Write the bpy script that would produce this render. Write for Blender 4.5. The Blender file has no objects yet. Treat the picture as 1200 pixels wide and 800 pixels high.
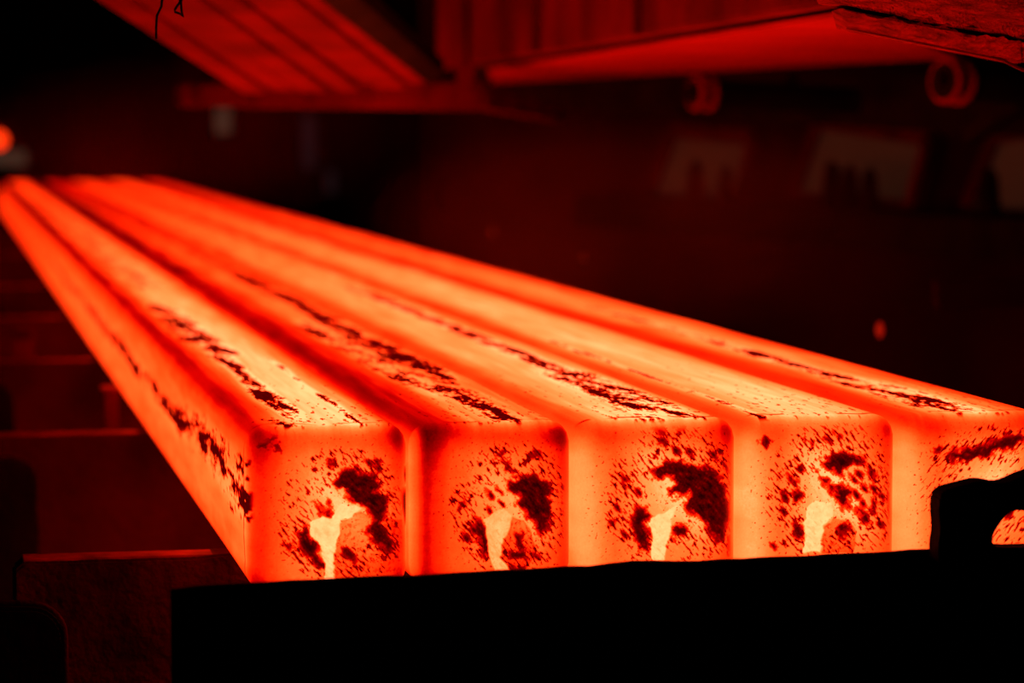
import bpy, bmesh, math
import numpy as np
from mathutils import Vector, Matrix

scene = bpy.context.scene
C = bpy.context.collection

# ------------------------------------------------------------------ camera
FPX = 3500.0                                  # 105 mm lens on a 36 mm sensor, in pixels of a 1200 px frame
PITCH = math.atan(256 / FPX)
YAW = math.atan(669 * math.cos(PITCH) / FPX)
CAM = Vector((0, 0, 1.6))
cd = bpy.data.cameras.new('camera'); cam = bpy.data.objects.new('camera', cd); C.objects.link(cam)
cd.lens = 105; cd.sensor_width = 36; cd.clip_start = 0.05; cd.clip_end = 200
cam.location = CAM; cam.rotation_euler = (math.pi / 2 - PITCH, 0, -YAW)
cd.dof.use_dof = True; cd.dof.focus_distance = 3.02; cd.dof.aperture_fstop = 4.6
scene.camera = cam

# ------------------------------------------------------------------ world, view
w = bpy.data.worlds.new('world'); scene.world = w; w.use_nodes = True
bgn = w.node_tree.nodes['Background']; bgn.inputs[0].default_value = (0.5, 0.28, 0.22, 1); bgn.inputs[1].default_value = 0.0008
vs = scene.view_settings
vs.view_transform = 'Standard'; vs.look = 'None'; vs.gamma = 1.0; vs.use_curve_mapping = False; vs.exposure = 0.0
scene.cycles.use_denoising = True
scene.cycles.volume_bounces = 0
scene.cycles.max_bounces = 4

# the place is lit by the hot billets themselves; GLOW scales what they give off
GLOW = 1.0

_f = Vector((math.sin(YAW) * math.cos(PITCH), math.cos(YAW) * math.cos(PITCH), -math.sin(PITCH)))
_r = Vector((math.cos(YAW), -math.sin(YAW), 0)); _u = _r.cross(_f)
def P(x, y, Y):
    """world point on the plane at distance Y down the hall seen at photograph position (x, y)"""
    d = _f * FPX + _r * (x - 600) + _u * (400 - y)
    return CAM + d * (Y / d.y)

# ------------------------------------------------------------------ noise in numpy
_rs = np.random.RandomState(7)
_perm = np.concatenate([_rs.permutation(512)] * 2)
_grad = np.stack([np.cos(np.linspace(0, 2 * np.pi, 512, endpoint=False)), np.sin(np.linspace(0, 2 * np.pi, 512, endpoint=False))], 1)
def perlin(x, y, seed=0):
    x = np.asarray(x, float) + seed * 17.31; y = np.asarray(y, float) + seed * 9.77
    xi = np.floor(x).astype(int); yi = np.floor(y).astype(int); xf = x - xi; yf = y - yi
    def g(ix, iy, fx, fy):
        h = _grad[_perm[(_perm[ix % 512] + iy) % 512]]
        return h[..., 0] * fx + h[..., 1] * fy
    u = xf ** 3 * (xf * (xf * 6 - 15) + 10); v = yf ** 3 * (yf * (yf * 6 - 15) + 10)
    a = g(xi, yi, xf, yf); b = g(xi + 1, yi, xf - 1, yf); c = g(xi, yi + 1, xf, yf - 1); d = g(xi + 1, yi + 1, xf - 1, yf - 1)
    return ((a + (b - a) * u) + ((c + (d - c) * u) - (a + (b - a) * u)) * v) * 1.5
def fbm(x, y, seed=0, oct=4, gain=0.5):
    s = 0; a = 1; n = 0
    for k in range(oct):
        s = s + a * perlin(x * 2 ** k, y * 2 ** k, seed + k * 3); n += a; a *= gain
    return s / n * 1.6
def sstep(a, b, x):
    t = np.clip((x - a) / (b - a), 0, 1); return t * t * (3 - 2 * t)
def poly_sd(px, py, poly):
    """signed distance to a polygon, negative inside"""
    poly = np.array(poly, float); n = len(poly); d = np.full(px.shape, 1e9); ins = np.zeros(px.shape, bool)
    for i in range(n):
        a = poly[i]; b = poly[(i + 1) % n]; e = b - a; wx = px - a[0]; wy = py - a[1]
        t = np.clip((wx * e[0] + wy * e[1]) / (e @ e + 1e-9), 0, 1)
        d = np.minimum(d, (wx - e[0] * t) ** 2 + (wy - e[1] * t) ** 2)
        if a[1] != b[1]:
            c = ((a[1] > py) != (b[1] > py)) & (px < (b[0] - a[0]) * (py - a[1]) / (b[1] - a[1]) + a[0]); ins ^= c
    d = np.sqrt(d); return np.where(ins, -d, d)

# ------------------------------------------------------------------ materials
MATS = {}
def steel(name, col, rough=0.7, var=0.5, scale=8.0, bump=0.3, metal=0.0, bscale=60.0):
    """dull rusty mill steel: blotched colour, fine relief"""
    m = bpy.data.materials.new(name); m.use_nodes = True; nt = m.node_tree; N = nt.nodes; L = nt.links
    b = N['Principled BSDF']; b.inputs['Roughness'].default_value = rough; b.inputs['Metallic'].default_value = metal
    b.inputs['Specular IOR Level'].default_value = 0.02
    tc = N.new('ShaderNodeTexCoord'); nz = N.new('ShaderNodeTexNoise'); nz.inputs['Scale'].default_value = scale; nz.inputs['Detail'].default_value = 6
    L.new(tc.outputs['Object'], nz.inputs['Vector'])
    rp = N.new('ShaderNodeValToRGB'); e = rp.color_ramp.elements
    e[0].position = 0.3; e[1].position = 0.72
    e[0].color = (*[c * (1 - var) for c in col], 1); e[1].color = (*[min(1, c * (1 + var)) for c in col], 1)
    L.new(nz.outputs['Fac'], rp.inputs['Fac']); L.new(rp.outputs['Color'], b.inputs['Base Color'])
    n2 = N.new('ShaderNodeTexNoise'); n2.inputs['Scale'].default_value = bscale; n2.inputs['Detail'].default_value = 5
    L.new(tc.outputs['Object'], n2.inputs['Vector'])
    bp = N.new('ShaderNodeBump'); bp.inputs['Strength'].default_value = bump; bp.inputs['Distance'].default_value = 0.01
    L.new(n2.outputs['Fac'], bp.inputs['Height']); L.new(bp.outputs['Normal'], b.inputs['Normal'])
    MATS[name] = m; return m
def glowmat(name, col, strength, base=(0.05, 0.04, 0.035)):
    m = bpy.data.materials.new(name); m.use_nodes = True; N = m.node_tree.nodes; b = N['Principled BSDF']
    b.inputs['Base Color'].default_value = (*base, 1); b.inputs['Roughness'].default_value = 0.6
    nz = N.new('ShaderNodeTexNoise'); nz.inputs['Scale'].default_value = 5.0
    mr = N.new('ShaderNodeMapRange'); mr.inputs[3].default_value = strength * 0.7; mr.inputs[4].default_value = strength * 1.3
    tc = N.new('ShaderNodeTexCoord'); m.node_tree.links.new(tc.outputs['Object'], nz.inputs['Vector'])
    m.node_tree.links.new(nz.outputs['Fac'], mr.inputs[0]); m.node_tree.links.new(mr.outputs[0], b.inputs['Emission Strength'])
    b.inputs['Emission Color'].default_value = (*col, 1); MATS[name] = m; return m

def hot_steel():
    """glowing steel: attribute 0..1, own temperature plus painted neighbour light -> radiated colour"""
    m = bpy.data.materials.new('hot_steel'); m.use_nodes = True; nt = m.node_tree; N = nt.nodes; L = nt.links
    b = N['Principled BSDF']; b.inputs['Base Color'].default_value = (0.10, 0.045, 0.035, 1); b.inputs['Roughness'].default_value = 0.75
    b.inputs['Specular IOR Level'].default_value = 0.15
    at = N.new('ShaderNodeAttribute'); at.attribute_name = 'heat_bounce_level'
    tc = N.new('ShaderNodeTexCoord'); nz = N.new('ShaderNodeTexNoise'); nz.inputs['Scale'].default_value = 420; nz.inputs['Detail'].default_value = 3
    L.new(tc.outputs['Object'], nz.inputs['Vector'])
    mr = N.new('ShaderNodeMapRange'); mr.inputs[3].default_value = -0.035; mr.inputs[4].default_value = 0.035
    L.new(nz.outputs['Fac'], mr.inputs[0])
    ad = N.new('ShaderNodeMath'); ad.operation = 'ADD'; L.new(at.outputs['Fac'], ad.inputs[0]); L.new(mr.outputs[0], ad.inputs[1])
    rp = N.new('ShaderNodeValToRGB'); L.new(ad.outputs[0], rp.inputs['Fac'])
    K = 4.0
    stops = [(0.0, (0.006, 0, 0)), (0.1, (0.03, 0, 0.0004)), (0.2, (0.12, 0, 0)), (0.3, (0.42, 0, 0)), (0.38, (0.85, 0.001, 0)),
             (0.5, (1.6, 0.03, 0.0012)), (0.62, (2.3, 0.09, 0.007)), (0.75, (2.9, 0.2, 0.028)), (0.87, (3.4, 0.37, 0.085)), (1.0, (4.0, 0.75, 0.28))]
    el = rp.color_ramp.elements
    while len(el) < len(stops): el.new(0.5)
    for k, (p, c) in enumerate(stops): el[k].position = p; el[k].color = (*[x / K for x in c], 1)
    L.new(rp.outputs['Color'], b.inputs['Emission Color']); b.inputs['Emission Strength'].default_value = K * GLOW
    return m
HOT = hot_steel()
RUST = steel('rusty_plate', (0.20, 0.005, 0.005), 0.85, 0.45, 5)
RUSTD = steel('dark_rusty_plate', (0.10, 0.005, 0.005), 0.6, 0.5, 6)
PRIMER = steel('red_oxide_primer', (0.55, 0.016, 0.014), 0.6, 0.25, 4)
LIT_EDGE = steel('painted_lit_edge', (0.38, 0.02, 0.018), 0.5, 0.5, 25)  # brighter colour that paints light onto edges
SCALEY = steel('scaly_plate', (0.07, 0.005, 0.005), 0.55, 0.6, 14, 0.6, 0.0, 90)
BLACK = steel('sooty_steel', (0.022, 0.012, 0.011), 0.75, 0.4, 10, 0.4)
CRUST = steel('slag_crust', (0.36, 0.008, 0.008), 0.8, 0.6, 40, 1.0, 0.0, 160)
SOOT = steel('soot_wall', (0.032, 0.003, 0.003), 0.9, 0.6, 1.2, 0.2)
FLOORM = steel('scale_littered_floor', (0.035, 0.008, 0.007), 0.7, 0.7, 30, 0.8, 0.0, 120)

# ------------------------------------------------------------------ object helpers
def tag(o, label=None, cat=None, group=None, kind=None):
    if label: o['label'] = label
    if cat: o['category'] = cat
    if group: o['group'] = group
    if kind: o['kind'] = kind
    return o
def empty(name, loc, label, cat, group=None):
    o = bpy.data.objects.new(name, None); o.empty_display_size = 0.05; C.objects.link(o); o.location = loc
    return tag(o, label, cat, group)
def link(name, me, mat, parent=None, smooth=False):
    o = bpy.data.objects.new(name, me); C.objects.link(o)
    if mat and not me.materials: me.materials.append(mat)
    if parent is not None:
        o.parent = parent; o.matrix_parent_inverse = Matrix.Translation(-parent.location)
    if smooth: me.shade_smooth()
    return o
def mesh(name, verts, faces, mat, parent=None, smooth=False, bevel=0):
    me = bpy.data.meshes.new(name); me.from_pydata([tuple(v) for v in verts], [], faces); me.update()
    bm = bmesh.new(); bm.from_mesh(me); bmesh.ops.recalc_face_normals(bm, faces=bm.faces)
    if bevel: bmesh.ops.bevel(bm, geom=bm.edges[:], offset=bevel, segments=2, affect='EDGES')
    bm.to_mesh(me); bm.free()
    return link(name, me, mat, parent, smooth)
def hexa(name, lo4, hi4, mat, parent=None, bevel=0.003):
    """a solid between two quads"""
    v = list(lo4) + list(hi4)
    f = [(3, 2, 1, 0), (4, 5, 6, 7), (0, 1, 5, 4), (1, 2, 6, 5), (2, 3, 7, 6), (3, 0, 4, 7)]
    return mesh(name, v, f, mat, parent, bevel=bevel)
def box(name, lo, hi, mat, parent=None, bevel=0.003):
    (a, b, c), (d, e, f) = lo, hi
    return hexa(name, [(a, b, c), (d, b, c), (d, e, c), (a, e, c)], [(a, b, f), (d, b, f), (d, e, f), (a, e, f)], mat, parent, bevel)
def beam(name, p, q, wd, ht, mat, parent=None, up=Vector((0, 0, 1)), bevel=0.003):
    """bar of rectangular section from p to q"""
    p = Vector(p); q = Vector(q); d = (q - p).normalized(); s = d.cross(up).normalized(); t = s.cross(d)
    ring = [s * (-wd / 2) + t * (-ht / 2), s * (wd / 2) + t * (-ht / 2), s * (wd / 2) + t * (ht / 2), s * (-wd / 2) + t * (ht / 2)]
    return hexa(name, [p + r for r in ring], [q + r for r in ring], mat, parent, bevel)
def prism(name, pts, thick, mat, parent=None, holes=(), bevel=0.002):
    """outline in the XZ plane (y = front) pushed back by thick; pts are (x, y, z)"""
    bm = bmesh.new(); vs_ = [bm.verts.new(p) for p in pts]; f = bm.faces.new(vs_)
    r = bmesh.ops.extrude_face_region(bm, geom=[f])
    bmesh.ops.translate(bm, verts=[g for g in r['geom'] if isinstance(g, bmesh.types.BMVert)], vec=(0, thick, 0))
    bmesh.ops.recalc_face_normals(bm, faces=bm.faces)
    if bevel: bmesh.ops.bevel(bm, geom=bm.edges[:], offset=bevel, segments=2, affect='EDGES')
    me = bpy.data.meshes.new(name); bm.to_mesh(me); bm.free(); return link(name, me, mat, parent)
def tube(name, pts, r, mat, parent=None, n=8):
    pts = [Vector(p) for p in pts]; V = []; Fc = []
    for i, p in enumerate(pts):
        d = (pts[min(i + 1, len(pts) - 1)] - pts[max(i - 1, 0)]).normalized()
        s = d.orthogonal().normalized() if i == 0 else (s - d * s.dot(d)).normalized()
        t = d.cross(s); rr = r[i] if isinstance(r, (list, tuple)) else r
        for k in range(n): V.append(p + (s * math.cos(2 * math.pi * k / n) + t * math.sin(2 * math.pi * k / n)) * rr)
    for i in range(len(pts) - 1):
        for k in range(n): Fc.append((i * n + k, i * n + (k + 1) % n, (i + 1) * n + (k + 1) % n, (i + 1) * n + k))
    Fc.append(tuple(range(n))); Fc.append(tuple(range((len(pts) - 1) * n, len(pts) * n)))
    return mesh(name, V, Fc, mat, parent, smooth=True)
def lathe(name, base, axis, prof, mat, parent=None, n=32, caps=True):
    """profile of (along, radius) turned about axis from base"""
    ax = Vector(axis).normalized(); a1 = ax.orthogonal().normalized(); a2 = ax.cross(a1); V = []; Fc = []; base = Vector(base)
    for a, r in prof:
        for k in range(n): V.append(base + ax * a + (a1 * math.cos(2 * math.pi * k / n) + a2 * math.sin(2 * math.pi * k / n)) * max(r, 1e-4))
    for i in range(len(prof) - 1):
        for k in range(n): Fc.append((i * n + k, i * n + (k + 1) % n, (i + 1) * n + (k + 1) % n, (i + 1) * n + k))
    if caps: Fc.append(tuple(range(n))); Fc.append(tuple(range((len(prof) - 1) * n, len(prof) * n)))
    return mesh(name, V, Fc, mat, parent)

# ================================================================== the hall
def struct(o): o['kind'] = 'structure'; return o
struct(box('floor', (-6, -2, -0.1), (8, 24, 0), FLOORM, bevel=0))
struct(box('wall_back', (-6, 22, 0), (8, 22.2, 6), SOOT, bevel=0))
struct(box('wall_left', (-6.2, -2, 0), (-6, 24, 6), SOOT, bevel=0))
struct(box('ceiling', (-6, -2, 6), (8, 24, 6.2), SOOT, bevel=0))
struct(box('wall_right', (8, -2, 0), (8.2, 24, 6), SOOT, bevel=0))

# ================================================================== billets
D0, FAR, ZTOP, H = 2.90, 15.4, 1.303, 0.164
EDGE = [0.288, 0.4505, 0.616, 0.787, 0.955, 1.124]
RAD = 0.022

# --- end-face marks, drawn in units of an 800-square laid over each face (x right, y down)
FACES = [
 dict(dark=[[(370,260),(410,215),(470,180),(520,210),(600,225),(615,270),(590,300),(650,310),(660,350),(640,390),(640,430),(620,460),(680,530),(680,570),(650,600),(620,560),(560,520),(550,470),(590,440),(560,400),(545,370),(480,350),(440,290)],
            [(205,490),(240,465),(290,530),(300,570),(290,590),(340,640),(340,680),(290,650),(270,620),(230,590),(205,560)],
            [(420,560),(450,565),(490,600),(480,650),(450,620),(425,590)],[(285,345),(320,370),(370,410),(360,425),(310,390)],[(355,140),(390,145),(385,170),(365,165)],
            [(135,545),(160,550),(185,580),(160,575)],[(15,65),(50,58),(45,75),(20,78)],[(95,70),(115,68),(120,85),(100,88)],[(60,35),(85,30),(90,45),(62,50)]],
      hot=[(255,440),(290,420),(370,420),(385,395),(420,358),(525,372),(500,400),(480,425),(430,430),(410,460),(415,490),(395,530),(385,600),(390,760),(330,760),(340,650),(310,570),(300,540),(270,500)],
      plate=[(390,540),(415,500),(415,455),(430,438),(520,395),(560,420),(640,440),(740,440),(775,470),(785,800),(400,800),(385,640)],
      spots=[(300,490,26),(350,490,30),(360,350,26),(505,190,26),(600,155,26),(610,190,28),(560,160,30)],
      c=(430,420), R=345, org=(300,500), base=0.73, left=0.50, right=0.52, top=0.55, fl=0.10, ang=-48, dens=0.09),
 dict(dark=[[(420,260),(470,245),(550,232),(620,270),(640,310),(620,340),(640,380),(630,440),(640,470),(600,530),(570,510),(540,450),(490,410),(460,370),(480,345),(420,305)],
            [(240,430),(310,490),(330,600),(290,630),(265,560),(255,500)],[(165,360),(200,345),(210,385),(170,390)],[(460,530),(490,520),(495,590),(465,600)],[(420,600),(500,600),(510,640),(430,640)],
            [(430,690),(500,690),(500,740),(430,740)],[(360,125),(390,130),(385,150),(365,145)],[(545,130),(575,135),(570,155),(548,150)],[(400,170),(430,180),(445,225),(415,210)],[(635,8),(715,0),(700,18),(640,22)]],
      hot=[(300,450),(340,420),(400,395),(440,430),(430,490),(410,530),(385,580),(385,640),(430,700),(360,700),(330,640),(310,520)],
      plate=[(385,580),(430,500),(440,440),(500,460),(540,530),(560,620),(500,720),(430,720),(390,650)],
      spots=[(330,330,30),(375,310,26),(330,410,26),(390,375,24),(560,635,34),(250,500,40),(210,540,36)],
      c=(440,400), R=330, org=(490,500), base=0.66, left=0.40, right=0.47, top=0.44, fl=0.06, ang=-50, dens=0.11),
 dict(dark=[[(310,310),(350,275),(420,270),(480,265),(540,300),(610,300),(660,360),(680,420),(710,480),(720,540),(690,600),(680,680),(650,670),(600,620),(560,560),(500,520),(470,470),(500,430),(400,440),(390,400),(440,380),(410,350),(340,350)],
            [(210,540),(240,490),(290,500),(310,540),(280,570),(300,620),(300,700),(260,700),(220,620)],[(420,600),(450,570),(500,600),(490,640),(430,650)],
            [(330,100),(350,85),(390,125),(350,135)],[(420,85),(470,105),(450,115)],[(345,160),(385,170),(390,190),(350,185)],[(700,650),(730,650),(730,730),(700,730)],[(315,70),(390,55),(390,68),(320,80)],[(210,40),(265,33),(255,44)]],
      hot=[(300,580),(320,545),(380,520),(440,487),(410,560),(415,610),(390,680),(380,760),(315,760),(320,660)],
      plate=[], spots=[(180,350,30),(175,380,26),(145,490,30),(620,240,34),(650,225,24),(680,300,30),(120,570,26),(180,625,26),(500,225,36),(430,215,40),(250,420,30)],
      c=(430,450), R=375, org=(680,480), base=0.74, left=0.86, right=0.50, top=0.58, fl=0.90, ang=-52, dens=0.05),
 dict(dark=[[(380,290),(430,250),(540,250),(560,250),(600,290),(590,320),(550,300),(480,330),(490,360),(450,350),(430,320),(390,320)],
            [(350,345),(400,370),(440,420),(500,400),(530,440),(510,470),(520,520),(490,520),(450,470),(400,410)],[(560,520),(620,560),(630,600),(590,610)],
            [(720,430),(770,540),(750,570),(720,470)],[(455,620),(500,590),(520,640),(480,660)],[(620,320),(650,340),(655,390),(620,350)],[(200,340),(250,380),(240,405),(200,360)],
            [(230,590),(280,600),(280,660),(245,660)],[(230,430),(280,450),(270,490),(230,480)],[(640,480),(665,490),(655,550),(635,530)],[(60,190),(85,160),(110,185),(95,220),(75,205)],[(300,180),(330,185),(325,200)],[(445,150),(470,160),(460,172)]],
      hot=[(300,520),(340,485),(430,490),(435,560),(380,610),(390,630),(370,740),(280,740),(290,620),(285,590),(300,560)],
      plate=[(385,620),(440,570),(520,590),(560,640),(540,740),(380,740)],
      spots=[(560,460,40),(590,500,36),(540,380,36),(600,430,34),(650,430,34),(690,470,30),(190,460,40),(130,700,24),(265,320,34),(410,180,28),(180,530,30),(680,600,36),(570,350,34)],
      c=(440,450), R=375, org=(870,480), base=0.76, left=0.90, right=0.52, top=0.66, fl=0.95, ang=-50, dens=0.06),
 dict(dark=[[(230,260),(330,235),(420,220),(480,190),(600,170),(640,200),(560,240),(480,250),(430,280),(330,300),(260,300)],[(520,480),(560,440),(600,470),(580,560),(530,600)],[(640,600),(700,560),(690,640)],[(160,240),(190,228),(195,250),(170,258)]],
      hot=[], plate=[], spots=[(480,560,40),(620,520,40)],
      c=(440,470), R=360, org=(1057,480), base=0.72, left=0.86, right=0.50, top=0.50, fl=0.90, ang=48, dens=0.05),
]
# --- long scale streaks on the top: (u across, distance from, to, half width in u, strength)
TOPS = [
 dict(prof=[(0,.36),(.08,.36),(.17,.52),(.30,.74),(.45,.82),(.68,.82),(.82,.68),(.92,.46),(1,.34)],
      streaks=[(.34,3.9,4.9,.11,.72),(.345,3.05,4.2,.055,.70),(.50,3.3,4.6,.14,.10),(.71,2.93,3.75,.022,.42),(.70,3.6,4.2,.02,.1),(.20,2.93,3.02,.10,.40),(.45,5.5,12,.16,.36),(.13,8.5,13,.05,.5),(.62,2.95,3.3,.14,.12)]),
 dict(prof=[(0,.30),(.12,.32),(.28,.48),(.42,.64),(.60,.64),(.75,.60),(.87,.60),(.93,.55),(.97,.38),(1,.24)],  # right edge dimmed to paint the shade of the seam
      streaks=[(.74,3.5,5.9,.085,.76),(.72,5.8,12,.07,.60),(.47,3.25,4.5,.09,.52),(.66,2.95,3.6,.10,.50),(.93,3.0,9,.018,.45),(.82,2.93,2.96,.10,.3)]),  # thin streak by the right edge also paints that seam's shade
 dict(prof=[(0,.56),(.08,.62),(.22,.75),(.5,.78),(.75,.76),(.88,.66),(.96,.54),(1,.44)],
      streaks=[(.66,2.98,3.55,.13,.62),(.66,3.5,5.4,.07,.64),(.60,3.3,5.6,.07,.22),(.62,5.4,12,.09,.16),(.45,2.93,3.08,.16,.30)]),
 dict(prof=[(0,.55),(.10,.66),(.3,.80),(.55,.83),(.78,.77),(.90,.62),(1,.48)],
      streaks=[(.17,2.92,3.3,.028,.50),(.17,3.3,4.1,.025,.42),(.20,4.0,6.0,.03,.18),(.5,6,12,.12,.10)]),
 dict(prof=[(0,.46),(.10,.50),(.28,.66),(.5,.72),(.68,.66),(.85,.56),(1,.42)],
      streaks=[(.43,2.93,3.35,.14,.62),(.42,3.3,3.9,.055,.68),(.44,3.8,4.8,.05,.45),(.55,5,12,.12,.15),(.85,4.2,12,.06,.14)]),
]
def heat_bounce_field(i, pos, nrm):
    """glow of each surface point of billet i, temperature plus painted neighbour light; local mm-free coordinates"""
    x0, x1 = EDGE[i] + 0.0012, EDGE[i + 1] - 0.0012
    Fc = FACES[i]; T = TOPS[i]
    u = (pos[:, 0] - x0) / (x1 - x0); v = (pos[:, 2] - (ZTOP - H)) / H; Y = pos[:, 1]
    n2 = nrm ** 2; nx, ny, nz = n2[:, 0], n2[:, 1], n2[:, 2]
    s = 11 * i
    # ---- top
    ud = u + 0.030 * fbm(Y * 0.9, u * 2, s + 1, 3) + 0.012 * fbm(Y * 4, u * 5, s + 5, 2)
    pr = np.array(T['prof']); top = np.interp(ud, pr[:, 0], pr[:, 1])
    top = top + 0.05 * fbm(Y * 2.2, u * 5, s + 2, 3) + 0.04 * fbm(Y * 5, u * 22, s + 3, 3)
    top = top - 0.17 * sstep(5.0, 11, Y) - 0.07 * sstep(9, 15.4, Y)
    top = top + 0.045 * sstep(3.6, 3.1, Y) * sstep(0.15, 0.45, u) * sstep(1.0, 0.75, u)
    top = top + 0.085 * sstep(.52, .72, top) * sstep(7.0, 3.6, Y)
    cross = fbm(Y * 9 + u * 3, u * 5, s + 4, 4, 0.62)             # flaky, breaks across the bar
    fine = fbm(Y * 60, u * 26, s + 6, 3, 0.6)
    lng = fbm(Y * 2.6, u * 13, s + 8, 4, 0.6)
    dk = np.zeros(len(Y))
    for (us, ya, yb, hw, st) in T['streaks']:
        wide = hw >= 0.05
        m = np.exp(-np.abs((ud - us + 0.02 * lng) / (hw * (1.5 if wide else 1.35))) ** (3.0 if wide else 1.6)) * sstep(ya - 0.05 * ya, ya + 0.03, Y + 0.08 * cross) * sstep(yb + 0.15, yb - 0.15, Y)
        dk = np.maximum(dk, m * st * (1.0 if wide else 1.15))
    g = sstep(0.03, 0.35, dk)
    dtop = sstep(0.40, 0.62, dk + (0.60 * cross + 0.40 * fine + 0.26 * lng) * g)
    top = top + 0.10 * g * (1 - dtop) * sstep(6, 3.5, Y)            # steel laid bare beside the scale is hotter
    top = top + 0.10 * np.minimum(0, lng + 0.1) * sstep(3.4, 5.0, Y) * sstep(.15, .35, u) - 0.05 * sstep(0.2, .5, cross) * sstep(4, 6, Y)
    top = top - 0.09 * sstep(0.1, .6, fbm(Y * 3.2, u * 6, s + 15, 3)) * sstep(4.6, 7, Y)
    sp = sstep(0.70, 0.80, fbm(Y * 45, u * 30, s + 9, 2) * 0.8 + 0.25 * sstep(3.4, 2.95, Y) * sstep(.1, .4, u))
    dtop = np.maximum(dtop, 0.7 * sp * sstep(4.0, 3.3, Y)) * sstep(.6, .95, nz)
    # thin crack where the sheared end begins
    cy = D0 + 0.030 + 0.012 * fbm(u * 4, u * 0 + i, s + 12, 3)
    crack = np.exp(-((Y - cy) / 0.0035) ** 2) * (0.9 if i in (2, 3) else 0.35) * sstep(-0.25, 0.2, fbm(u * 5, u * 0, s + 13, 2) + 0.1)
    dtop = np.maximum(dtop, np.clip(crack, 0, 1) * 0.85 * sstep(.3, .8, nz))
    top = top * (1 - dtop) + (0.17 + 0.06 * fine) * dtop
    # ---- sides
    side = np.interp(v, [0, .06, .2, .5, .78, .92, 1], [.52, .58, .66, .70, .64, .50, .36])
    side = side + 0.05 * fbm(Y * 3, v * 5, s + 20, 3) + 0.03 * fbm(Y * 12, v * 9, s + 21, 3) - 0.14 * sstep(5, 12, Y)
    if i == 0:
        side = side + 0.06 * sstep(3.8, 3.0, Y) * np.exp(-((v - .5) / .25) ** 2)
        sv = v + 0.05 * fbm(Y * 2.3, v * 0, s + 25, 2)
        line = np.interp(Y, [2.9, 3.1, 3.5, 4, 6, 10], [.56, .60, .58, .54, .52, .55])
        m = np.exp(-((sv - line) / np.interp(Y, [2.9, 3.2, 4, 8], [.26, .20, .12, .12])) ** 2)
        sc = fbm(Y * 9, v * 7, s + 22, 4, 0.6); sc2 = fbm(Y * 55, v * 18, s + 24, 3, 0.6)
        st = np.interp(Y, [2.9, 3.1, 3.4, 5, 7, 10], [.66, .74, .80, .80, .72, .5])
        ds = sstep(0.50, 0.70, m * st * 0.92 + 0.55 * sc * m + 0.42 * sc2 * sstep(0.1, .5, m) * sstep(5, 3.3, Y))
        ck = np.exp(-((Y - (2.932 + 0.008 * fbm(v * 5, v * 0, 3, 3))) / 0.0022) ** 2) * sstep(.92, .8, v)
        ds = np.maximum(ds, 0.85 * ck)
        ds = ds * sstep(.3, .8, nx)
        side = side + 0.07 * m * sstep(5, 3.2, Y)
        side = side * (1 - ds) + (0.16 + 0.05 * sc2) * ds
    else:
        side = side + 0.14 * (Fc['fl'] > 0.5)  # light bounced from the next billet, painted into the glow
    # ---- sheared end
    ex = (EDGE[i] - 0.2877) / (0.9553 - 0.2877) * (1054 - 288) + 288 + u * 193      # x, y of the 800-square
    fx = (ex - Fc['org'][0]) * 800 / 190; fy = ((1 - v) * 190 + 495.5 - Fc['org'][1]) * 800 / 190
    wx = 14 * fbm(fx / 60, fy / 60, s + 30, 3); wy = 14 * fbm(fx / 60, fy / 60, s + 31, 3)
    gx, gy = fx + wx, fy + wy
    a = math.radians(Fc['ang']); ca, sa = math.cos(a), math.sin(a)
    al = fx * ca - fy * sa; ac = fx * sa + fy * ca                               # along / across the shear lines
    shear = fbm(al / 60, ac / 13, s + 32, 3, 0.6); speck = fbm(al / 46, ac / 13, s + 33, 2, 0.6); blot = fbm(fx / 45, fy / 45, s + 34, 4, 0.6)
    end = np.interp(u, [0, .10, .24, .40, .75, .88, .97, 1], [Fc['left'], Fc['left'] - .03, Fc['base'] - .08, Fc['base'], Fc['base'] - .02, (Fc['base'] + Fc['right']) / 2, Fc['right'], Fc['right'] - .08])  # high left values paint light bounced from the neighbouring billet
    rr = np.hypot(fx - Fc['c'][0], fy - Fc['c'][1])
    end = end + 0.13 * sstep(340, 40, rr) + 0.025 * shear * sstep(420, 250, rr) + 0.02 * blot
    end = end - (Fc['base'] - Fc['top']) * sstep(.78, .97, v) * sstep(0.05, .35, u + .3 * (Fc['fl'] > .5)) - 0.05 * sstep(.18, 0, v)
    end = end - 0.20 * np.exp(-(((u - 1) / .17) ** 2 + ((v - .95) / .26) ** 2))                              # cold upper right corner
    end = end - 0.15 * np.exp(-(((u - .14) / .11) ** 2 + ((v - .93) / .20) ** 2))                           # cold upper left corner
    ac0 = Fc['c'][0] * sa + Fc['c'][1] * ca
    end = end + 0.09 * np.exp(-((ac - ac0 + 30) / 80) ** 2) * sstep(Fc['R'], Fc['R'] - 160, rr)      # bare band along the shear direction
    hot = np.zeros(len(u)); plate = np.zeros(len(u))
    if Fc['hot']:
        hot = sstep(5, -5, poly_sd(fx + wx * .6, fy + wy * .6, Fc['hot']))
    if Fc['plate']:
        pd = poly_sd(fx + wx * .4, fy + wy * .4, Fc['plate']); plate = sstep(4, -4, pd)
        end = end - 0.15 * plate - 0.10 * np.exp(-(pd / 5) ** 2) * (blot > -0.2)
    end = end * (1 - hot) + hot * (np.clip(Fc['base'] + 0.24, 0, 0.97) + 0.04 * blot)
    fld = np.full(len(u), -9.0)
    for pl in Fc['dark']:
        fld = np.maximum(fld, -poly_sd(gx, gy, pl) / 30)
    for (cx, cy_, rad) in Fc['spots']:
        da = ((fx - cx) * ca - (fy - cy_) * sa); dc = ((fx - cx) * sa + (fy - cy_) * ca)
        fld = np.maximum(fld, (rad * .5 - np.hypot(da * .7, dc * 1.3)) / 22)
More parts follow.
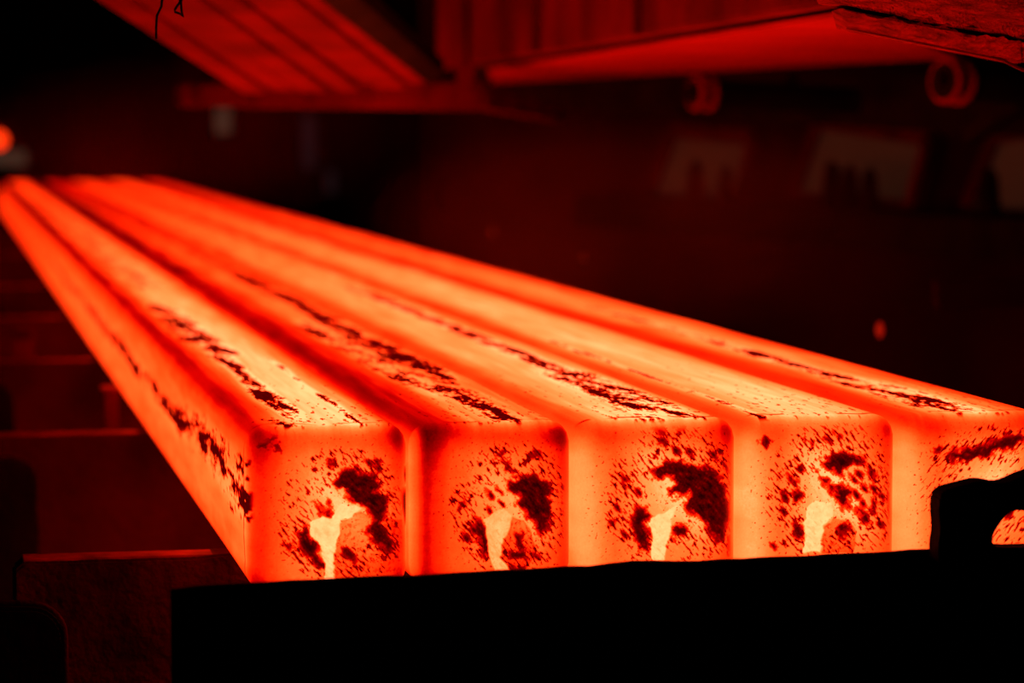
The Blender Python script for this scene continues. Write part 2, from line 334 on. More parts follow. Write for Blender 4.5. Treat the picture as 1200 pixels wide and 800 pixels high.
    blot2 = fbm(fx / 22, fy / 22, s + 37, 3, 0.6)
    core = fld + 0.14 + 0.62 * blot + 0.34 * shear + 0.30 * blot2
    dark = 0.62 * sstep(-0.42, 0.10, core) + 0.38 * sstep(0.05, 0.9, core)
    ring = sstep(Fc['R'] + 30, Fc['R'] - 30, rr) * (0.55 + 0.45 * sstep(100, 240, rr))
    clus = sstep(-4.5, 0, fld)
    sp = speck * 1.05 + 0.25 * shear + 0.30 * blot + Fc['dens'] * 0.8 - 0.02 + 0.40 * clus
    dark = np.maximum(dark, 0.85 * sstep(0.60, 0.86, sp * ring + 0.25 * (ring - .6)))
    dark = np.maximum(dark, 0.8 * sstep(0.74, 0.86, fbm(fx / 16, fy / 16, s + 36, 2)) * sstep(Fc['R'] + 130, Fc['R'], rr))
    dark = dark * sstep(.35, .8, ny)
    dark = np.maximum(dark, plate * 0.30 * sstep(0.1, 0.6, blot2 + 0.4 * shear)) * (1 - 0.93 * hot)
    end = end * (1 - dark) + dark * (0.15 + 0.08 * blot + 0.06 * shear + 0.06 * blot2)
    # ---- together, by which way the surface faces
    h = nx * side + ny * end + nz * top
    e_tl = 4 * nx * nz; e_ft = 4 * ny * nz; e_fl = 4 * nx * ny; cor = 27 * nx * ny * nz
    isl = nrm[:, 0] < 0
    h = h - 0.06 * e_tl * (1 - ny) - 0.05 * e_ft - np.where(isl, -0.02 if Fc['fl'] > .5 else 0.13, 0.08) * e_fl - np.where(isl, 0.03, 0.02) * cor
    if i in (0, 1): h = np.where(isl & (nx > .02) & (i == 1), h + 0.26 * sstep(.05, .6, nx) * ny ** .3, h)  # left edge of the second billet brightened to paint its neighbour's light
    return np.clip(h, 0.02, 1), np.clip(dark, 0, 1) * ny, hot * ny, plate * ny

def rounded(p, i):
    """press a point of the plain box of billet i onto the box with rounded edges"""
    x0, x1 = EDGE[i] + 0.0012, EDGE[i + 1] - 0.0012; r = RAD
    lo = np.array([x0 + r, D0 + r, ZTOP - H + r]); hi = np.array([x1 - r, FAR - r, ZTOP - r])
    q = np.clip(p, lo, hi); d = p - q; n = d / np.maximum(np.linalg.norm(d, axis=1, keepdims=True), 1e-9)
    return q + n * r, n

def grid_faces(nr, nc):
    a = np.arange((nr - 1) * nc).reshape(nr - 1, nc)[:, :-1].ravel()
    return np.stack([a, a + 1, a + nc + 1, a + nc], 1)
def make_mesh(name, pos, faces, heat_bounce, parent):
    used = np.unique(faces); remap = np.full(len(pos), -1); remap[used] = np.arange(len(used))
    pos = pos[used]; heat_bounce = heat_bounce[used]; faces = remap[faces]
    me = bpy.data.meshes.new(name); me.vertices.add(len(pos)); me.vertices.foreach_set('co', pos.astype(np.float32).ravel())
    me.loops.add(faces.size); me.loops.foreach_set('vertex_index', faces.astype(np.int32).ravel())
    me.polygons.add(len(faces)); me.polygons.foreach_set('loop_start', np.arange(0, faces.size, 4, dtype=np.int32))
    me.update(calc_edges=True)
    at = me.attributes.new('heat_bounce_level', 'FLOAT', 'POINT'); at.data.foreach_set('value', heat_bounce.astype(np.float32))
    me.shade_smooth(); me.validate()
    return link(name, me, HOT, parent)

LABELS = ['leftmost glowing steel billet, its speckled left side in full view',
          'second glowing billet from the left, duller red with a large dark blotch on its end',
          'middle of the five glowing billets, broad dark scale patch arching over its end',
          'fourth glowing billet from the left, bright orange end with net-like dark scale',
          'rightmost glowing billet, its end partly hidden behind the black hooked lug']
def billet(i):
    x0, x1 = EDGE[i] + 0.0012, EDGE[i + 1] - 0.0012; zb = ZTOP - H
    root = empty('steel_billet', ((x0 + x1) / 2, D0, zb), LABELS[i], 'billet', 'glowing billets side by side')
    # rows along the bar, fine near the cut end
    ys = [D0]
    while ys[-1] < D0 + 0.034: ys.append(ys[-1] + 0.0022)
    while ys[-1] < FAR - 0.01: ys.append(ys[-1] + 0.0062 * (ys[-1] / D0) ** 1.25)
    ys[-1] = FAR; ys = np.array(ys)
    def c(a, b, n): return np.linspace(a, b, n, endpoint=False)
    nl = 84 if i == 0 else 22
    ring = np.concatenate([np.stack([np.full(nl, x0), c(zb, ZTOP, nl)], 1), np.stack([c(x0, x1, 120), np.full(120, ZTOP)], 1),
                           np.stack([np.full(16, x1), c(ZTOP, zb, 16)], 1), np.stack([c(x1, x0, 8), np.full(8, zb)], 1)])
    ring = np.concatenate([ring, ring[:1]])
    nc = len(ring)
    p = np.stack([np.repeat(ring[None, :, 0], len(ys), 0).ravel(), np.repeat(ys, nc), np.repeat(ring[None, :, 1], len(ys), 0).ravel()], 1)
    pos, n = rounded(p, i); heat_bounce, _, _, _ = heat_bounce_field(i, pos, n)
    # hot bars are never quite straight or flat
    und = 0.0012 * fbm(pos[:, 1] * 1.4, pos[:, 0] * 9, 40 + i, 3) * sstep(D0 + .05, D0 + .5, pos[:, 1])
    pos = pos + n * und[:, None] * (np.abs(n[:, 2:3]) > 0.5)
    make_mesh('bar_body', pos, grid_faces(len(ys), nc), heat_bounce, root)
    # far end
    m = 10; gx, gz = np.meshgrid(np.linspace(x0, x1, m), np.linspace(zb, ZTOP, m)); p = np.stack([gx.ravel(), np.full(m * m, FAR), gz.ravel()], 1)
    pos, n = rounded(p, i); make_mesh('far_end', pos, grid_faces(m, m)[:, ::-1], np.full(len(pos), .5), root)
    # sheared near end, split into plain face, crust and bare hot patch
    m = 230; gx, gz = np.meshgrid(np.linspace(x0, x1, m), np.linspace(zb, ZTOP, m)); p = np.stack([gx.ravel(), np.full(m * m, D0), gz.ravel()], 1)
    pos, n = rounded(p, i); heat_bounce, dk, ht, plt = heat_bounce_field(i, pos, n)
    pos = pos + n * (0.0009 * dk + 0.0014 * plt - 0.0012 * ht)[:, None]
    f = grid_faces(m, m); fd = dk[f].mean(1) > .5; fh = (ht[f].mean(1) > .5) & ~fd
    cut = make_mesh('cut_end', pos, f[~fd & ~fh], heat_bounce, root)
    if fd.any(): make_mesh('scale_crust', pos, f[fd], heat_bounce, cut)['label'] = 'dark cooled scale crust'
    if fh.any(): make_mesh('bare_patch', pos, f[fh], heat_bounce, cut)['label'] = 'pale yellow bare hot steel'
for i in range(5): billet(i)

# ================================================================== bearers under the billets
BZ = ZTOP - H
bl = ['scaly upright bearer plate under the near end of the billets, lit top edge',
      'second bearer plate behind the near one, lit top edge left of the billets',
      'third bearer plate back, dim red top edge left of the billets',
      'fourth bearer plate back, faint beside the leftmost billet', 'fifth bearer plate back under the billets', 'far bearer plate deep under the billets', 'farthest bearer plate near the end of the billets']
for k, Y in enumerate([3.19, 4.48, 5.88, 7.2, 8.6, 10.6, 13.2]):
    b = empty('bearer_plate', (0.6, Y, 0), bl[k], 'bearer', 'bearer plates carrying the billets')
    xl = 0.069 if k == 0 else -0.6
    # main upright plate, uneven top edge, strip above it brightened as if lit
    pts = [(xl, Y, 0.03), (1.2, Y, 0.03)] + [(x, Y, BZ - 0.001 - 0.0035 * abs(float(fbm(np.array([x * 9.0]), np.array([k * 3.1]), 60, 3)[0]))) for x in np.linspace(1.2, 0.29, 12)]
    pts += [(x, Y, BZ - 0.004 - 0.0012 * abs(float(fbm(np.array([x * 30.0]), np.array([k * 3.1]), 60, 3)[0]))) for x in np.linspace(0.26, xl + .012, 16)] + [(xl, Y, BZ - 0.014)]
    prism('upright', pts, 0.05, SCALEY if k == 0 else RUSTD, b, bevel=0.003)
    box('lit_top_strip', (xl + .01, Y + .004, BZ - 0.006), (0.285, Y + .046, BZ - 0.0022), LIT_EDGE, b, .001)  # lighter strip paints the light caught along the top
    for fx in (xl + .15, 1.0): box('foot', (fx - .06, Y - .08, 0), (fx + .06, Y + .14, 0.03), BLACK, b)

# lever plates with rounded heads, left of the billets
ll = ['black rounded lever plate in the lower left corner, nearest', 'dim rounded lever plate behind the near bearer at the left edge', 'farthest rounded lever plate, barely seen at the left edge']
for k, (Y, xr, zt) in enumerate([(3.0, 0.114, 1.116), (4.3, 0.126, 1.119), (5.57, 0.123, 1.119)]):
    e = empty('lever_plate', (0, Y, 0), ll[k], 'lever', 'lever plates beside the billets')
    R = 0.032
    pts = [(-0.35, Y, 0.02), (xr, Y, 0.02), (xr, Y, zt - R)]
    pts += [(xr - R + R * math.cos(t), Y, zt - R + R * math.sin(t)) for t in np.linspace(0.15, math.pi / 2, 8)]
    pts += [(0.03, Y, zt + 0.002), (-0.1, Y, zt + 0.001), (-0.35, Y, zt)]
    prism('head', pts, 0.03, BLACK, e, bevel=0.004)
    rim = [(-0.34, Y + .015, zt + .002), (0.02, Y + .015, zt + .004), (xr - R, Y + .015, zt + .002)] + [(xr - R + (R + .001) * math.cos(t), Y + .015, zt - R + (R + .001) * math.sin(t)) for t in np.linspace(1.4, 0.0, 7)] + [(xr + .001, Y + .015, zt - .15)]
    tube('rim_bead', rim, 0.004, SCALEY, e, 6)
    box('foot', (-0.3, Y - .05, 0), (0.05, Y + .09, 0.02), BLACK, e)

# ================================================================== stop bar in front
sb = empty('stop_bar', (0.6, 2.58, 0), 'black steel stop bar across the front of the billets', 'stop bar')
pl_, pr_ = P(201, 689, 2.55), P(1240, 638, 2.654)
n = 40; V = []; Fc = []
for k in range(n + 1):
    t = k / n; q = pl_.lerp(pr_, t)
    bump = 0.0016 * float(fbm(np.array([t * 16.0]), np.array([0.3]), 71, 4)[0]) + 0.003 * math.exp(-((t - .50) / .03) ** 2) - (0.002 if k == 0 else 0)
    for (dy, z) in ((0, 0.05), (0, q.z + bump - .003), (.003, q.z + bump), (.012, q.z + bump), (.014, q.z + bump - .003), (.014, 0.05)):
        V.append((q.x, q.y + dy, z))
for k in range(n):
    for j in range(6): Fc.append((k * 6 + j, k * 6 + (j + 1) % 6, (k + 1) * 6 + (j + 1) % 6, (k + 1) * 6 + j))
Fc += [tuple(range(6)), tuple(range(n * 6, n * 6 + 6))]
mesh('bar_plate', V, Fc, BLACK, sb)
for fx in (0.3, 0.85): box('foot', (fx - .06, 2.5, 0), (fx + .06, 2.68, 0.05), BLACK, sb)
# flame-cut lug with a notch, standing on the bar at the right
YL = 2.60
out = [(1101, 660), (1100, 640), (1103, 622), (1101, 600), (1102, 583), (1108, 574), (1122, 570), (1138, 566), (1150, 563), (1162, 564), (1174, 567), (1186, 564), (1198, 558), (1215, 552), (1240, 552), (1262, 566),
       (1262, 606), (1240, 602), (1210, 599), (1188, 598), (1178, 606), (1168, 620), (1163, 632), (1166, 641), (1185, 642), (1220, 641), (1262, 640), (1262, 660)]
lug = prism('hooked_lug', [P(x, y, YL) for x, y in out], 0.03, BLACK, sb, bevel=0.002)
lug['label'] = 'flame-cut black lug with a notch'

# ================================================================== overhead
# ribbed canopy over the billets, sloping down away from the camera
can = empty('ribbed_canopy', (0.6, 5.4, 1.7), 'red-lit ribbed sheet canopy sloping over the billets, upper left', 'canopy')
nl_, nr_, fl_, fr_ = P(92, -30, 4.6), P(338, -30, 4.6), P(292, 103, 6.2), P(500, 98, 6.2)
up = Vector((0, 0, 0.012))
hexa('sheet', [nl_, nr_, fr_, fl_], [q + up for q in (nl_, nr_, fr_, fl_)], RUST, can, 0)
for t, wd, dp in [(0.03, .05, .012), (0.20, .05, .008), (0.36, .06, .012), (0.56, .05, .012), (0.80, .07, .009)]:
    a, b = nl_.lerp(nr_, t), fl_.lerp(fr_, t)
    beam('rib', a + Vector((0, 0, -dp / 2)), b + Vector((0, 0, -dp / 2)), wd, dp, RUST, can)
s1, s2 = nr_ + Vector((.002, 0, 0)), fr_ + Vector((.002, 0, 0))
hexa('side_rail', [s1, s1 + Vector((.045, 0, .02)), s2 + Vector((.035, 0, .02)), s2], [q + Vector((0, 0, .03)) for q in (s1, s1 + Vector((.045, 0, .02)), s2 + Vector((.035, 0, .02)), s2)], BLACK, can, .001)
for t, q in ((.1, 0), (.9, 0)):
    h0 = nl_.lerp(nr_, t) + Vector((0, .02, .01)); tube('hanger_rod', [h0, Vector((h0.x, h0.y, 5.99))], .012, BLACK, can)
# cross beam at the low end of the canopy
cb = empty('cross_beam', P(390, 115, 6.25), 'red-lit steel cross beam at the low end of the ribbed canopy', 'beam')
a0, a1, b0, b1 = P(210, 97, 6.25), P(571, 95, 6.25), P(212, 124, 6.25), P(566, 129, 6.25)
dep = Vector((0, .14, 0))
hexa('web', [b0, b1, b1 + dep, b0 + dep], [a0, a1, a1 + dep, a0 + dep], RUST, cb, 0.006)
q = P(300, 100, 6.22); q2 = P(480, 96, 6.22); beam('flange', q, q2, .03, .012, RUSTD, cb)
for px in (235, 300, 365, 430, 495): beam('stiffener', P(px, 126, 6.24), P(px, 100, 6.24), .012, .02, RUST, cb, up=Vector((0, 1, 0)))
beam('post', P(546, 120, 6.22), P(546, 74, 6.22), .035, .03, RUST, cb, up=Vector((0, 1, 0)))
h0 = P(380, 100, 6.32); tube('hanger_rod', [h0, Vector((h0.x, h0.y, 5.99))], .012, BLACK, cb)
beam('stub_pipe', P(560, 116, 6.4), P(655, 134, 7.6), .04, .04, RUST, cb)

# box girder running back over the right hand billets
gd = empty('box_girder', P(740, 40, 5), 'dull red box girder running back overhead, top centre', 'girder')
A, B = P(512, 80, 7.6), P(1000, -1, 3.35)
hgt = Vector((0, 0, .5)); wdv = Vector((.35, 0.05, 0))
hexa('web', [A, B, B + wdv, A + wdv], [A + hgt, B + hgt, B + wdv + hgt, A + wdv + hgt], RUST, gd, 0.004)
for t in (0.16, 0.42, .68): 
    p = A.lerp(B, t); d = (B - A).normalized() * .012; o_ = Vector((-.012, 0, 0))
    hexa('web_joint', [p - d + o_, p + d + o_, p + d, p - d], [q + hgt for q in (p - d + o_, p + d + o_, p + d, p - d)], RUSTD, gd, 0)
hexa('dark_gap_strip', [A + Vector((.06, .02, -.011)), B + Vector((.06, .02, -.011)), B + wdv * .9 - Vector((0, 0, .011)), A + wdv * .9 - Vector((0, 0, .011))], [A + Vector((.06, .02, 0)), B + Vector((.06, .02, 0)), B + wdv * .9, A + wdv * .9], BLACK, gd, 0)  # black strip painted in as the shade of the gap above the flange
for t in (.15, .8):
    h0 = A.lerp(B, t) + hgt + wdv * .5; tube('hanger_rod', [h0 - Vector((0, 0, .01)), Vector((h0.x, h0.y, 5.99))], .025, BLACK, gd)
f1, f2, f3, f4 = P(572, 84, 7.0), P(985, 19, 3.55), P(1125, 68, 5.5), P(577, 97, 8.8)
hexa('bottom_flange', [f1, f2, f3, f4], [q + Vector((0, 0, .006)) for q in (f1, f2, f3, f4)], PRIMER, gd, 0)

# thick crusted slab at the upper right, close to the camera's focus
sl = empty('slag_crusted_slab', P(1100, 40, 3.0), 'rough slag-crusted slab edge hanging at the upper right corner', 'slab')
def rough_face(name, quad, depth, nx_, ny_, amp, mat, seed, wob=0.0, wobb=0.0):
    """a slab whose front is a rough quad (tl, tr, br, bl) and which runs back by depth"""
    tl, tr, br, bl_ = [np.array(q) for q in quad]; V = []; Fc = []
    for j in range(ny_ + 1):
        for k in range(nx_ + 1):
            s_, t = k / nx_, j / ny_
            q = (tl * (1 - s_) + tr * s_) * (1 - t) + (bl_ * (1 - s_) + br * s_) * t
            nn = float(fbm(np.array([q[0] * 45]), np.array([(q[2] + q[1]) * 45]), seed, 4, .6)[0])
            ww = float(fbm(np.array([q[0] * 60]), np.array([seed * 1.0]), seed + 3, 4, .6)[0]) * (wob * (1 - t) + wobb * t ** 6)
            V.append((q[0], q[1] - amp * nn, q[2] + ww))
    m0 = len(V); 
    for (s_, t) in ((0, 0), (1, 0), (1, 1), (0, 1)):
        q = (tl * (1 - s_) + tr * s_) * (1 - t) + (bl_ * (1 - s_) + br * s_) * t; V.append((q[0], q[1] + depth, q[2]))
    for j in range(ny_):
        for k in range(nx_): a = j * (nx_ + 1) + k; Fc.append((a, a + 1, a + nx_ + 2, a + nx_ + 1))
    topr = [k for k in range(nx_ + 1)]; bot = [ny_ * (nx_ + 1) + k for k in range(nx_ + 1)]; lf = [j * (nx_ + 1) for j in range(ny_ + 1)]; rt = [j * (nx_ + 1) + nx_ for j in range(ny_ + 1)]
    Fc += [tuple(topr + [m0 + 1, m0]), tuple(bot + [m0 + 2, m0 + 3]), tuple(lf + [m0 + 3, m0]), tuple(rt + [m0 + 2, m0 + 1]), (m0, m0 + 1, m0 + 2, m0 + 3)]
    return mesh(name, V, Fc, mat, sl)
rough_face('lower_slab', [P(986, 11.5, 3.0), P(1197, 49.5, 3.0), P(1196, 74, 3.08), P(992, 33, 3.08)], 0.035, 120, 14, 0.003, CRUST, 81, .0045)
rough_face('upper_slab', [P(925, -150, 2.35), P(1330, -150, 2.35), P(1285, 58, 2.99), P(972, 3, 2.99)], 0.04, 150, 50, 0.004, CRUST, 91, 0, .006)
hexa('dark_crack_strip', [P(985, 20, 3.05), P(1230, 62, 3.05), P(1230, 62, 3.075), P(985, 20, 3.075)], [P(985, -14, 3.05), P(1230, 30, 3.05), P(1230, 30, 3.075), P(985, -14, 3.075)], BLACK, sl, 0)  # black strip put in as the shade inside the crack between the slabs
for px in (1000, 1250):
    h0 = P(px, -150, 2.37); tube('hanger_rod', [h0 - Vector((0, 0, .01)), Vector((h0.x, h0.y, 5.99))], .012, BLACK, sl)
tube('edge_bead', [P(992, 32.5, 3.078), P(1040, 43, 3.078), P(1100, 55, 3.078), P(1150, 65, 3.078), P(1176, 71, 3.078), P(1192, 79, 3.07), P(1215, 88, 3.07)], 0.0018, LIT_EDGE, sl, 6)  # bright bead paints the light on the lower lip
hexa('end_lip', [P(1192, 72, 3.08), P(1240, 82, 3.08), P(1240, 82, 3.11), P(1192, 72, 3.11)], [P(1192, 48, 3.01), P(1240, 57, 3.01), P(1240, 57, 3.04), P(1192, 48, 3.04)], CRUST, sl, .001)

# drums with flanged ends behind the slab
def drum(base, axis, R, length, label):
    e = empty('flanged_drum', base, label, 'drum', 'dark flanged drums')
    ax = Vector(axis).normalized(); base = Vector(base)
    lathe('barrel', base - ax * .003, ax, [(0, 0), (0, R * .84), (length, R * .84), (length, 0)], BLACK, e)
    for k, o in enumerate((0.0, 0.034)):
        lathe('flange_ring', base + ax * o, ax, [(.013, R * .80), (0, R * .82), (0, R * .98), (.003, R * 1.03), (.010, R * 1.03), (.013, R), (.013, R * .80)], PRIMER, e, 40, caps=False)
    b2 = base + ax * (length * .6); box('strap', (b2.x - .015, b2.y - .004, b2.z + R * .8), (b2.x + .015, b2.y + .004, max(b2.z + R + .005, 1.72)), BLACK, e, .001)
    lathe('hub', base + ax * -.02, ax, [(0, 0), (0, R * .3), (.04, R * .3), (.04, 0)], BLACK, e)
drum(P(1106, 95, 5.4), (1, .45, -.05), .042, .6, 'dark flanged drum with two red rim arcs, right edge under the slab')
drum(P(813, 109, 6.9), (1, .25, -.04), .040, 0.45, 'dark flanged drum with faint rim arcs, hung under the girder')
bx = empty('dark_header', P(960, 120, 7.5), 'long sooty header beam between the two flanged drums', 'beam')
hexa('header', [P(600, 124, 8.6), P(1260, 165, 6.4), P(1260, 165, 6.5), P(600, 124, 8.7)], [P(600, 96, 8.6), P(1260, 85, 6.4), P(1260, 85, 6.5), P(600, 96, 8.7)], BLACK, bx)
beam('bracket', P(1135, 160, 6.5), P(1200, 118, 6.0), .03, .04, BLACK, bx)

# wire ends hanging from above
def wire(pts, Y, label):
    top_ = P(*pts[0], Y); t = tube('hanging_wire', [Vector((top_.x, top_.y, 5.99))] + [P(x, y, Y) for x, y in pts], 0.0012, BLACK, None, 6); return tag(t, label, 'wire')
wire([(192, -60), (191, -10), (189, 8), (184, 18), (183, 32), (183, 46)], 2.9, 'thin straight black wire end hanging at the top left')
wire([(213, -60), (212, -10), (211, 2), (205, 11), (205, 14), (211, 16), (215, 20), (213, 14), (212, 4), (214, -8)], 2.9, 'thin looped black wire end hanging beside the straight one')

# ================================================================== cabin wall with slanted windows on the right
PANE = glowmat('dim_lit_glass', (0.80, 0.34, 0.17), 0.011)
W0, W1 = P(825, 200, 8.8), P(1190, 200, 7.0)
wd_ = (W1 - W0); wd_.z = 0; wd_.normalize(); wn = Vector((wd_.y, -wd_.x, 0))
if wn.dot(CAM - W0) < 0: wn = -wn
def Q(x, y, off=0.0):
    """where the sight line of photograph position (x, y) meets the side wall, off metres in front of it"""
    d = _f * FPX + _r * (x - 600) + _u * (400 - y); o = W0 + wn * off
    return CAM + d * ((o - CAM).dot(wn) / d.dot(wn))
wa, wb = W0 - wd_ * 2.6, W0 + wd_ * 4.2
wq = [Vector((q.x, q.y, 0)) for q in (wa, wb, wb - wn * .2, wa - wn * .2)]
struct(hexa('wall_side', wq, [q + Vector((0, 0, 3.2)) for q in wq], SOOT, bevel=0))
def window(k, quad):
    tl, tr, br, b_l = [Q(x, y, .03) for x, y in quad]; cen = (tl + tr + br + b_l) / 4
    e = bpy.data.objects.new('window_%d' % k, None); C.objects.link(e); e.location = cen; e['kind'] = 'structure'
    hexa('pane', [q - wn * .02 for q in (tl, tr, br, b_l)], [tl, tr, br, b_l], PANE, e, 0)
    for a, b in ((tl, tr), (tr, br), (br, b_l), (b_l, tl)):
        o = ((a + b) / 2 - cen).normalized() * .018; d = (b - a).normalized() * .015
        beam('frame_bar', a + o - d, b + o + d, .045, .03, FRAME, e, up=wn)
    return e
FRAME = RUSTD
window(1, [(793, 159), (880, 167), (864, 236), (766, 230)])
window(2, [(963, 149), (1086, 168), (1068, 238), (936, 228)])
window(3, [(1170, 165), (1262, 150), (1240, 250), (1138, 246)])
tag(beam('jamb_strip', Q(1084, 170, .06), Q(1054, 280, .06), .025, .02, RUST, None, up=wn), 'thin dim red strip leaning down from the middle window', 'strip')
lz = Q(900, 238, .1).z
# insulators seen dark against the glass, standing on a ledge
kl = {(815, 188): 'dark tapered insulator in front of the left window', (851, 195): 'small dark insulator at the right of the left window',
      (975, 188): 'leftmost of three dark insulators before the middle window', (996, 192): 'central one of three dark insulators before the middle window', (1019, 196): 'rightmost of three dark insulators before the middle window', (1160, 196): 'dark insulator before the window at the right edge'}
for (px, py), lab in kl.items():
    b = Q(px, py, .12); h_ = b.z - lz; b.z = lz; r_ = h_ * .24
    tag(lathe('insulator', b, (0, 0, 1), [(0, 0), (0, r_), (h_ * .35, r_), (h_ * .45, r_ * .75), (h_ * .55, r_), (h_ * .66, r_ * .7), (h_ * .76, r_ * .85), (h_ * .9, r_ * .5), (h_, r_ * .2), (h_, 0)], BLACK, None, 20), lab, 'insulator', 'insulators before the windows')
lq = [W0 - wd_ * .55 + wn * .004, W0 + wd_ * 3.2 + wn * .004, W0 + wd_ * 3.2 + wn * .2, W0 - wd_ * .55 + wn * .2]
tag(hexa('sill_ledge', [Vector((q.x, q.y, lz - .10)) for q in lq], [Vector((q.x, q.y, lz)) for q in lq], BLACK), 'sooty ledge under the three windows', 'ledge')

# low rail at the right, beyond the billets
rl = tag(beam('guard_rail', P(1096, 345, 5.2), P(1300, 340, 5.2), .03, .05, SOOT), 'dim horizontal rail in the dark at the right edge', 'rail')
# ================================================================== far left background
HEATSPOT = glowmat('far_hot_glow', (1.0, 0.035, 0.003), 2.2)
lp = lathe('hot_port', P(-2, 164, 21.98), (0, -1, 0), [(0, 0), (0, .06), (.03, .06), (.05, .05), (.06, 0)], HEATSPOT, None, 28)
tag(lp, 'round glowing furnace port far off at the left edge', 'furnace port')
DIM = glowmat('dim_daylight_opening', (0.62, 0.28, 0.17), 0.075)
DIM2 = glowmat('faint_daylight_slot', (0.5, 0.22, 0.28), 0.016)
tag(box('low_opening', P(-40, 194, 21.95), P(44, 177, 21.95) + Vector((0, .03, 0)), DIM, bevel=0), 'pale dim opening low in the far wall under the furnace port', 'opening')
tag(box('narrow_opening', P(253, 156, 21.96), P(270, 126, 21.96) + Vector((0, .03, 0)), DIM, bevel=0), 'small pale opening under the left part of the cross beam', 'opening')
tag(box('narrow_opening', P(355, 198, 21.96), P(369, 136, 21.96) + Vector((0, .03, 0)), DIM2, bevel=0), 'tall faint slot in the far wall below the cross beam', 'opening')
tag(box('narrow_opening', P(382, 226, 21.96), P(393, 200, 21.96) + Vector((0, .03, 0)), DIM2, bevel=0), 'short faint slot right of the tall one in the far wall', 'opening')
# columns
for k, (px, Y, wd) in enumerate([(192, 19.0, .3), (60, 20, .3), (455, 18, .3)]):
    c = P(px, 300, Y); e = empty('steel_column', (c.x, Y, 0), ['steel column at the left end of the cross beam', 'far steel column above the far end of the billets', 'steel column in the dark behind the cross beam'][k], 'column', 'building columns')
    box('web', (c.x - .02, Y - wd / 2, 0), (c.x + .02, Y + wd / 2, 5.99), SOOT, e)
    for s in (-1, 1): box('flange', (c.x - wd / 2, Y + s * wd / 2 - .015, 0), (c.x + wd / 2, Y + s * wd / 2 + .015, 5.99), SOOT, e)
# hanging shield panels behind the billets
for k, px in enumerate([225, 262, 300, 340, 402, 430, 480, 520]):
    a, b = P(px - 15, 320, 16.6 + .05 * (k % 2)), P(px + 15, 60, 16.6)
    if px in (262, 340, 402): continue
    tag(box('shield_panel', (a.x, a.y, 0), (b.x, a.y + .03, b.z), SOOT), ['sooty vertical shield panel, first behind the cross beam', '', 'sooty vertical shield panel, second behind the cross beam', '', '', 'sooty vertical shield panel, third behind the cross beam', 'sooty vertical shield panel, fourth behind the cross beam', 'sooty vertical shield panel, rightmost behind the cross beam'][k], 'panel', 'shield panels')
for (px, py, Y, lab) in [(1031, 386, 5.0, 'bright ember of hot scale hanging in the dark right of the billets'), (577, 271, 9.5, 'faint ember of hot scale above the middle of the billets'), (684, 302, 8.0, 'fainter ember of hot scale just right of the billets')]:
    EM = glowmat('ember_glow', (1.0, 0.015, 0.003), 0.30 if px == 1031 else 0.07)
    c = P(px, py, Y); r_ = 5 / FPX * Y
    tag(lathe('ember', c - Vector((0, 0, r_ * 2.2)), (0, 0, 1), [(0, 0), (r_ * .5, r_ * .5), (r_ * 1.6, r_), (r_ * 3, r_ * .9), (r_ * 4, r_ * .3), (r_ * 4.3, 0)], EM, None, 12), lab, 'ember')

# small guide blocks standing on the bearers beside the leftmost billet
for (x0, x1, y0, y1, Y, lab) in [(14, 40, 384, 414, 5.9, 'small dim guide block on the third bearer near the left edge')]:
    a, b = P(x0, y1, Y), P(x1, y0, Y); e = empty('guide_block', (a.x, Y, BZ), lab, 'block', 'guide blocks')
    box('block', (a.x, Y, BZ - .001), (b.x, Y + .03, b.z), RUST, e); box('pad', (a.x + .004, Y - .006, a.z * .4 + b.z * .6), (b.x - .004, Y, b.z - .006), RUSTD, e, .001)
gp = empty('guide_post', (.25, 4.95, 0), 'short red-lit guide post behind the second bearer, against the leftmost billet', 'post')
a, b = P(122, 500, 4.95), P(139, 458, 4.95)
box('post', (a.x, 4.95, .02), (b.x, 4.99, b.z), RUST, gp); box('cap', (a.x - .004, 4.945, b.z), (b.x + .002, 4.995, b.z + .006), LIT_EDGE, gp, .001); box('foot', (a.x - .03, 4.92, 0), (b.x + .03, 5.02, .02), BLACK, gp)
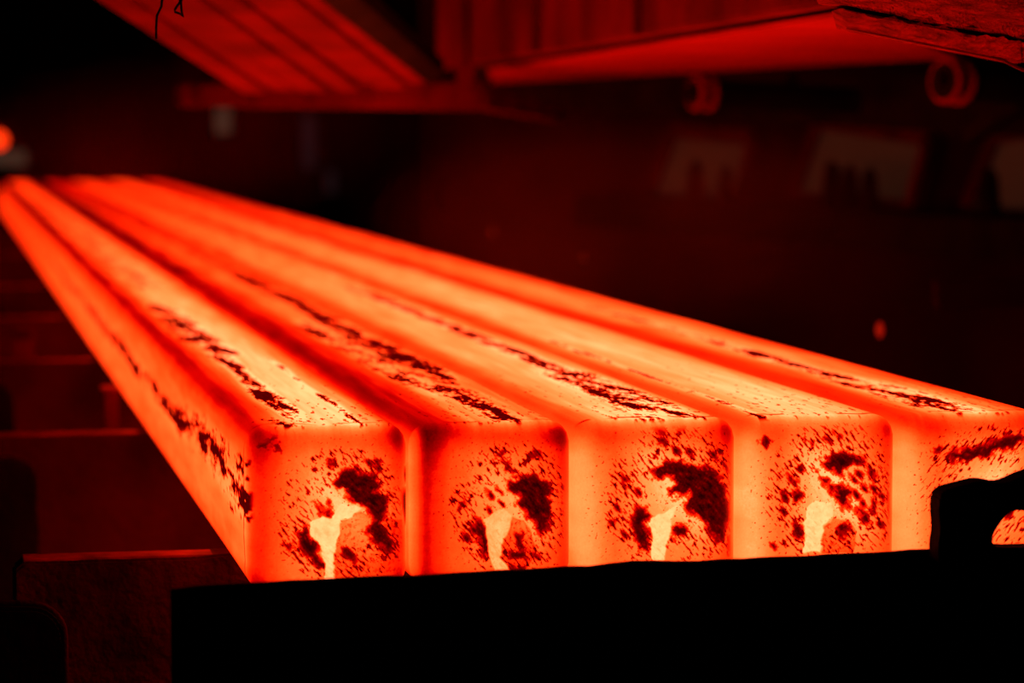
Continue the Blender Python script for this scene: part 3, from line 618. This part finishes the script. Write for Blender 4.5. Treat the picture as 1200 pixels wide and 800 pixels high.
# drifting smoke beyond the billets
sm = bpy.data.materials.new('thin_smoke'); sm.use_nodes = True; N = sm.node_tree.nodes; L = sm.node_tree.links
N.remove(N['Principled BSDF']); vsn = N.new('ShaderNodeVolumeScatter'); vsn.inputs['Color'].default_value = (0.9, 0.16, 0.13, 1)
tcn = N.new('ShaderNodeTexCoord'); nzn = N.new('ShaderNodeTexNoise'); nzn.inputs['Scale'].default_value = 1.6; nzn.inputs['Detail'].default_value = 3
mrn = N.new('ShaderNodeMapRange'); mrn.inputs[1].default_value = .42; mrn.inputs[2].default_value = .75; mrn.inputs[3].default_value = 0.015; mrn.inputs[4].default_value = 0.22
L.new(tcn.outputs['Object'], nzn.inputs['Vector']); L.new(nzn.outputs['Fac'], mrn.inputs[0]); 
vm = N.new('ShaderNodeVectorMath'); vm.operation = 'MULTIPLY'; vm.inputs[1].default_value = (1 / .85, 1 / 3.0, 1 / .40); L.new(tcn.outputs['Object'], vm.inputs[0])
vl = N.new('ShaderNodeVectorMath'); vl.operation = 'LENGTH'; L.new(vm.outputs[0], vl.inputs[0])
mf = N.new('ShaderNodeMapRange'); mf.interpolation_type = 'SMOOTHSTEP'; mf.inputs[1].default_value = 0.95; mf.inputs[2].default_value = 0.15; mf.inputs[3].default_value = 0.0; mf.inputs[4].default_value = 5.5; L.new(vl.outputs['Value'], mf.inputs[0])
mm = N.new('ShaderNodeMath'); mm.operation = 'MULTIPLY'; L.new(mrn.outputs[0], mm.inputs[0]); L.new(mf.outputs[0], mm.inputs[1]); L.new(mm.outputs[0], vsn.inputs['Density']); L.new(vsn.outputs[0], N['Material Output'].inputs['Volume'])
bm = bmesh.new(); bmesh.ops.create_icosphere(bm, subdivisions=4, radius=1.0)
for v in bm.verts:
    q = v.co.copy(); k = 1 + .05 * math.sin(q.x * 5 + q.z * 3) * math.cos(q.y * 4 + 1); v.co = Vector((q.x * .85 * k, q.y * 3.0 * k, q.z * .40 * k)) 
me = bpy.data.meshes.new('smoke_wisp'); bm.to_mesh(me); bm.free()
so = link('smoke_wisp', me, sm); so.location = P(745, 265, 8.6); so.rotation_euler = (0, 0, -.05)
tag(so, 'thin red-lit smoke drifting in the dark beyond the billets', 'smoke', kind='stuff')
sm2 = sm.copy(); sm2.name = 'thinner_smoke'
for nd in sm2.node_tree.nodes:
    if nd.type == 'MAP_RANGE' and abs(nd.inputs[4].default_value - 5.5) < 1e-3: nd.inputs[4].default_value = 1.3
me2 = me.copy(); me2.materials.clear(); s2 = link('smoke_wisp', me2, sm2); s2.location = P(265, 165, 14.6); s2.scale = (1.9, .6, 1.3)
tag(s2, 'faint red-lit smoke hanging over the far end of the billets', 'smoke', kind='stuff')
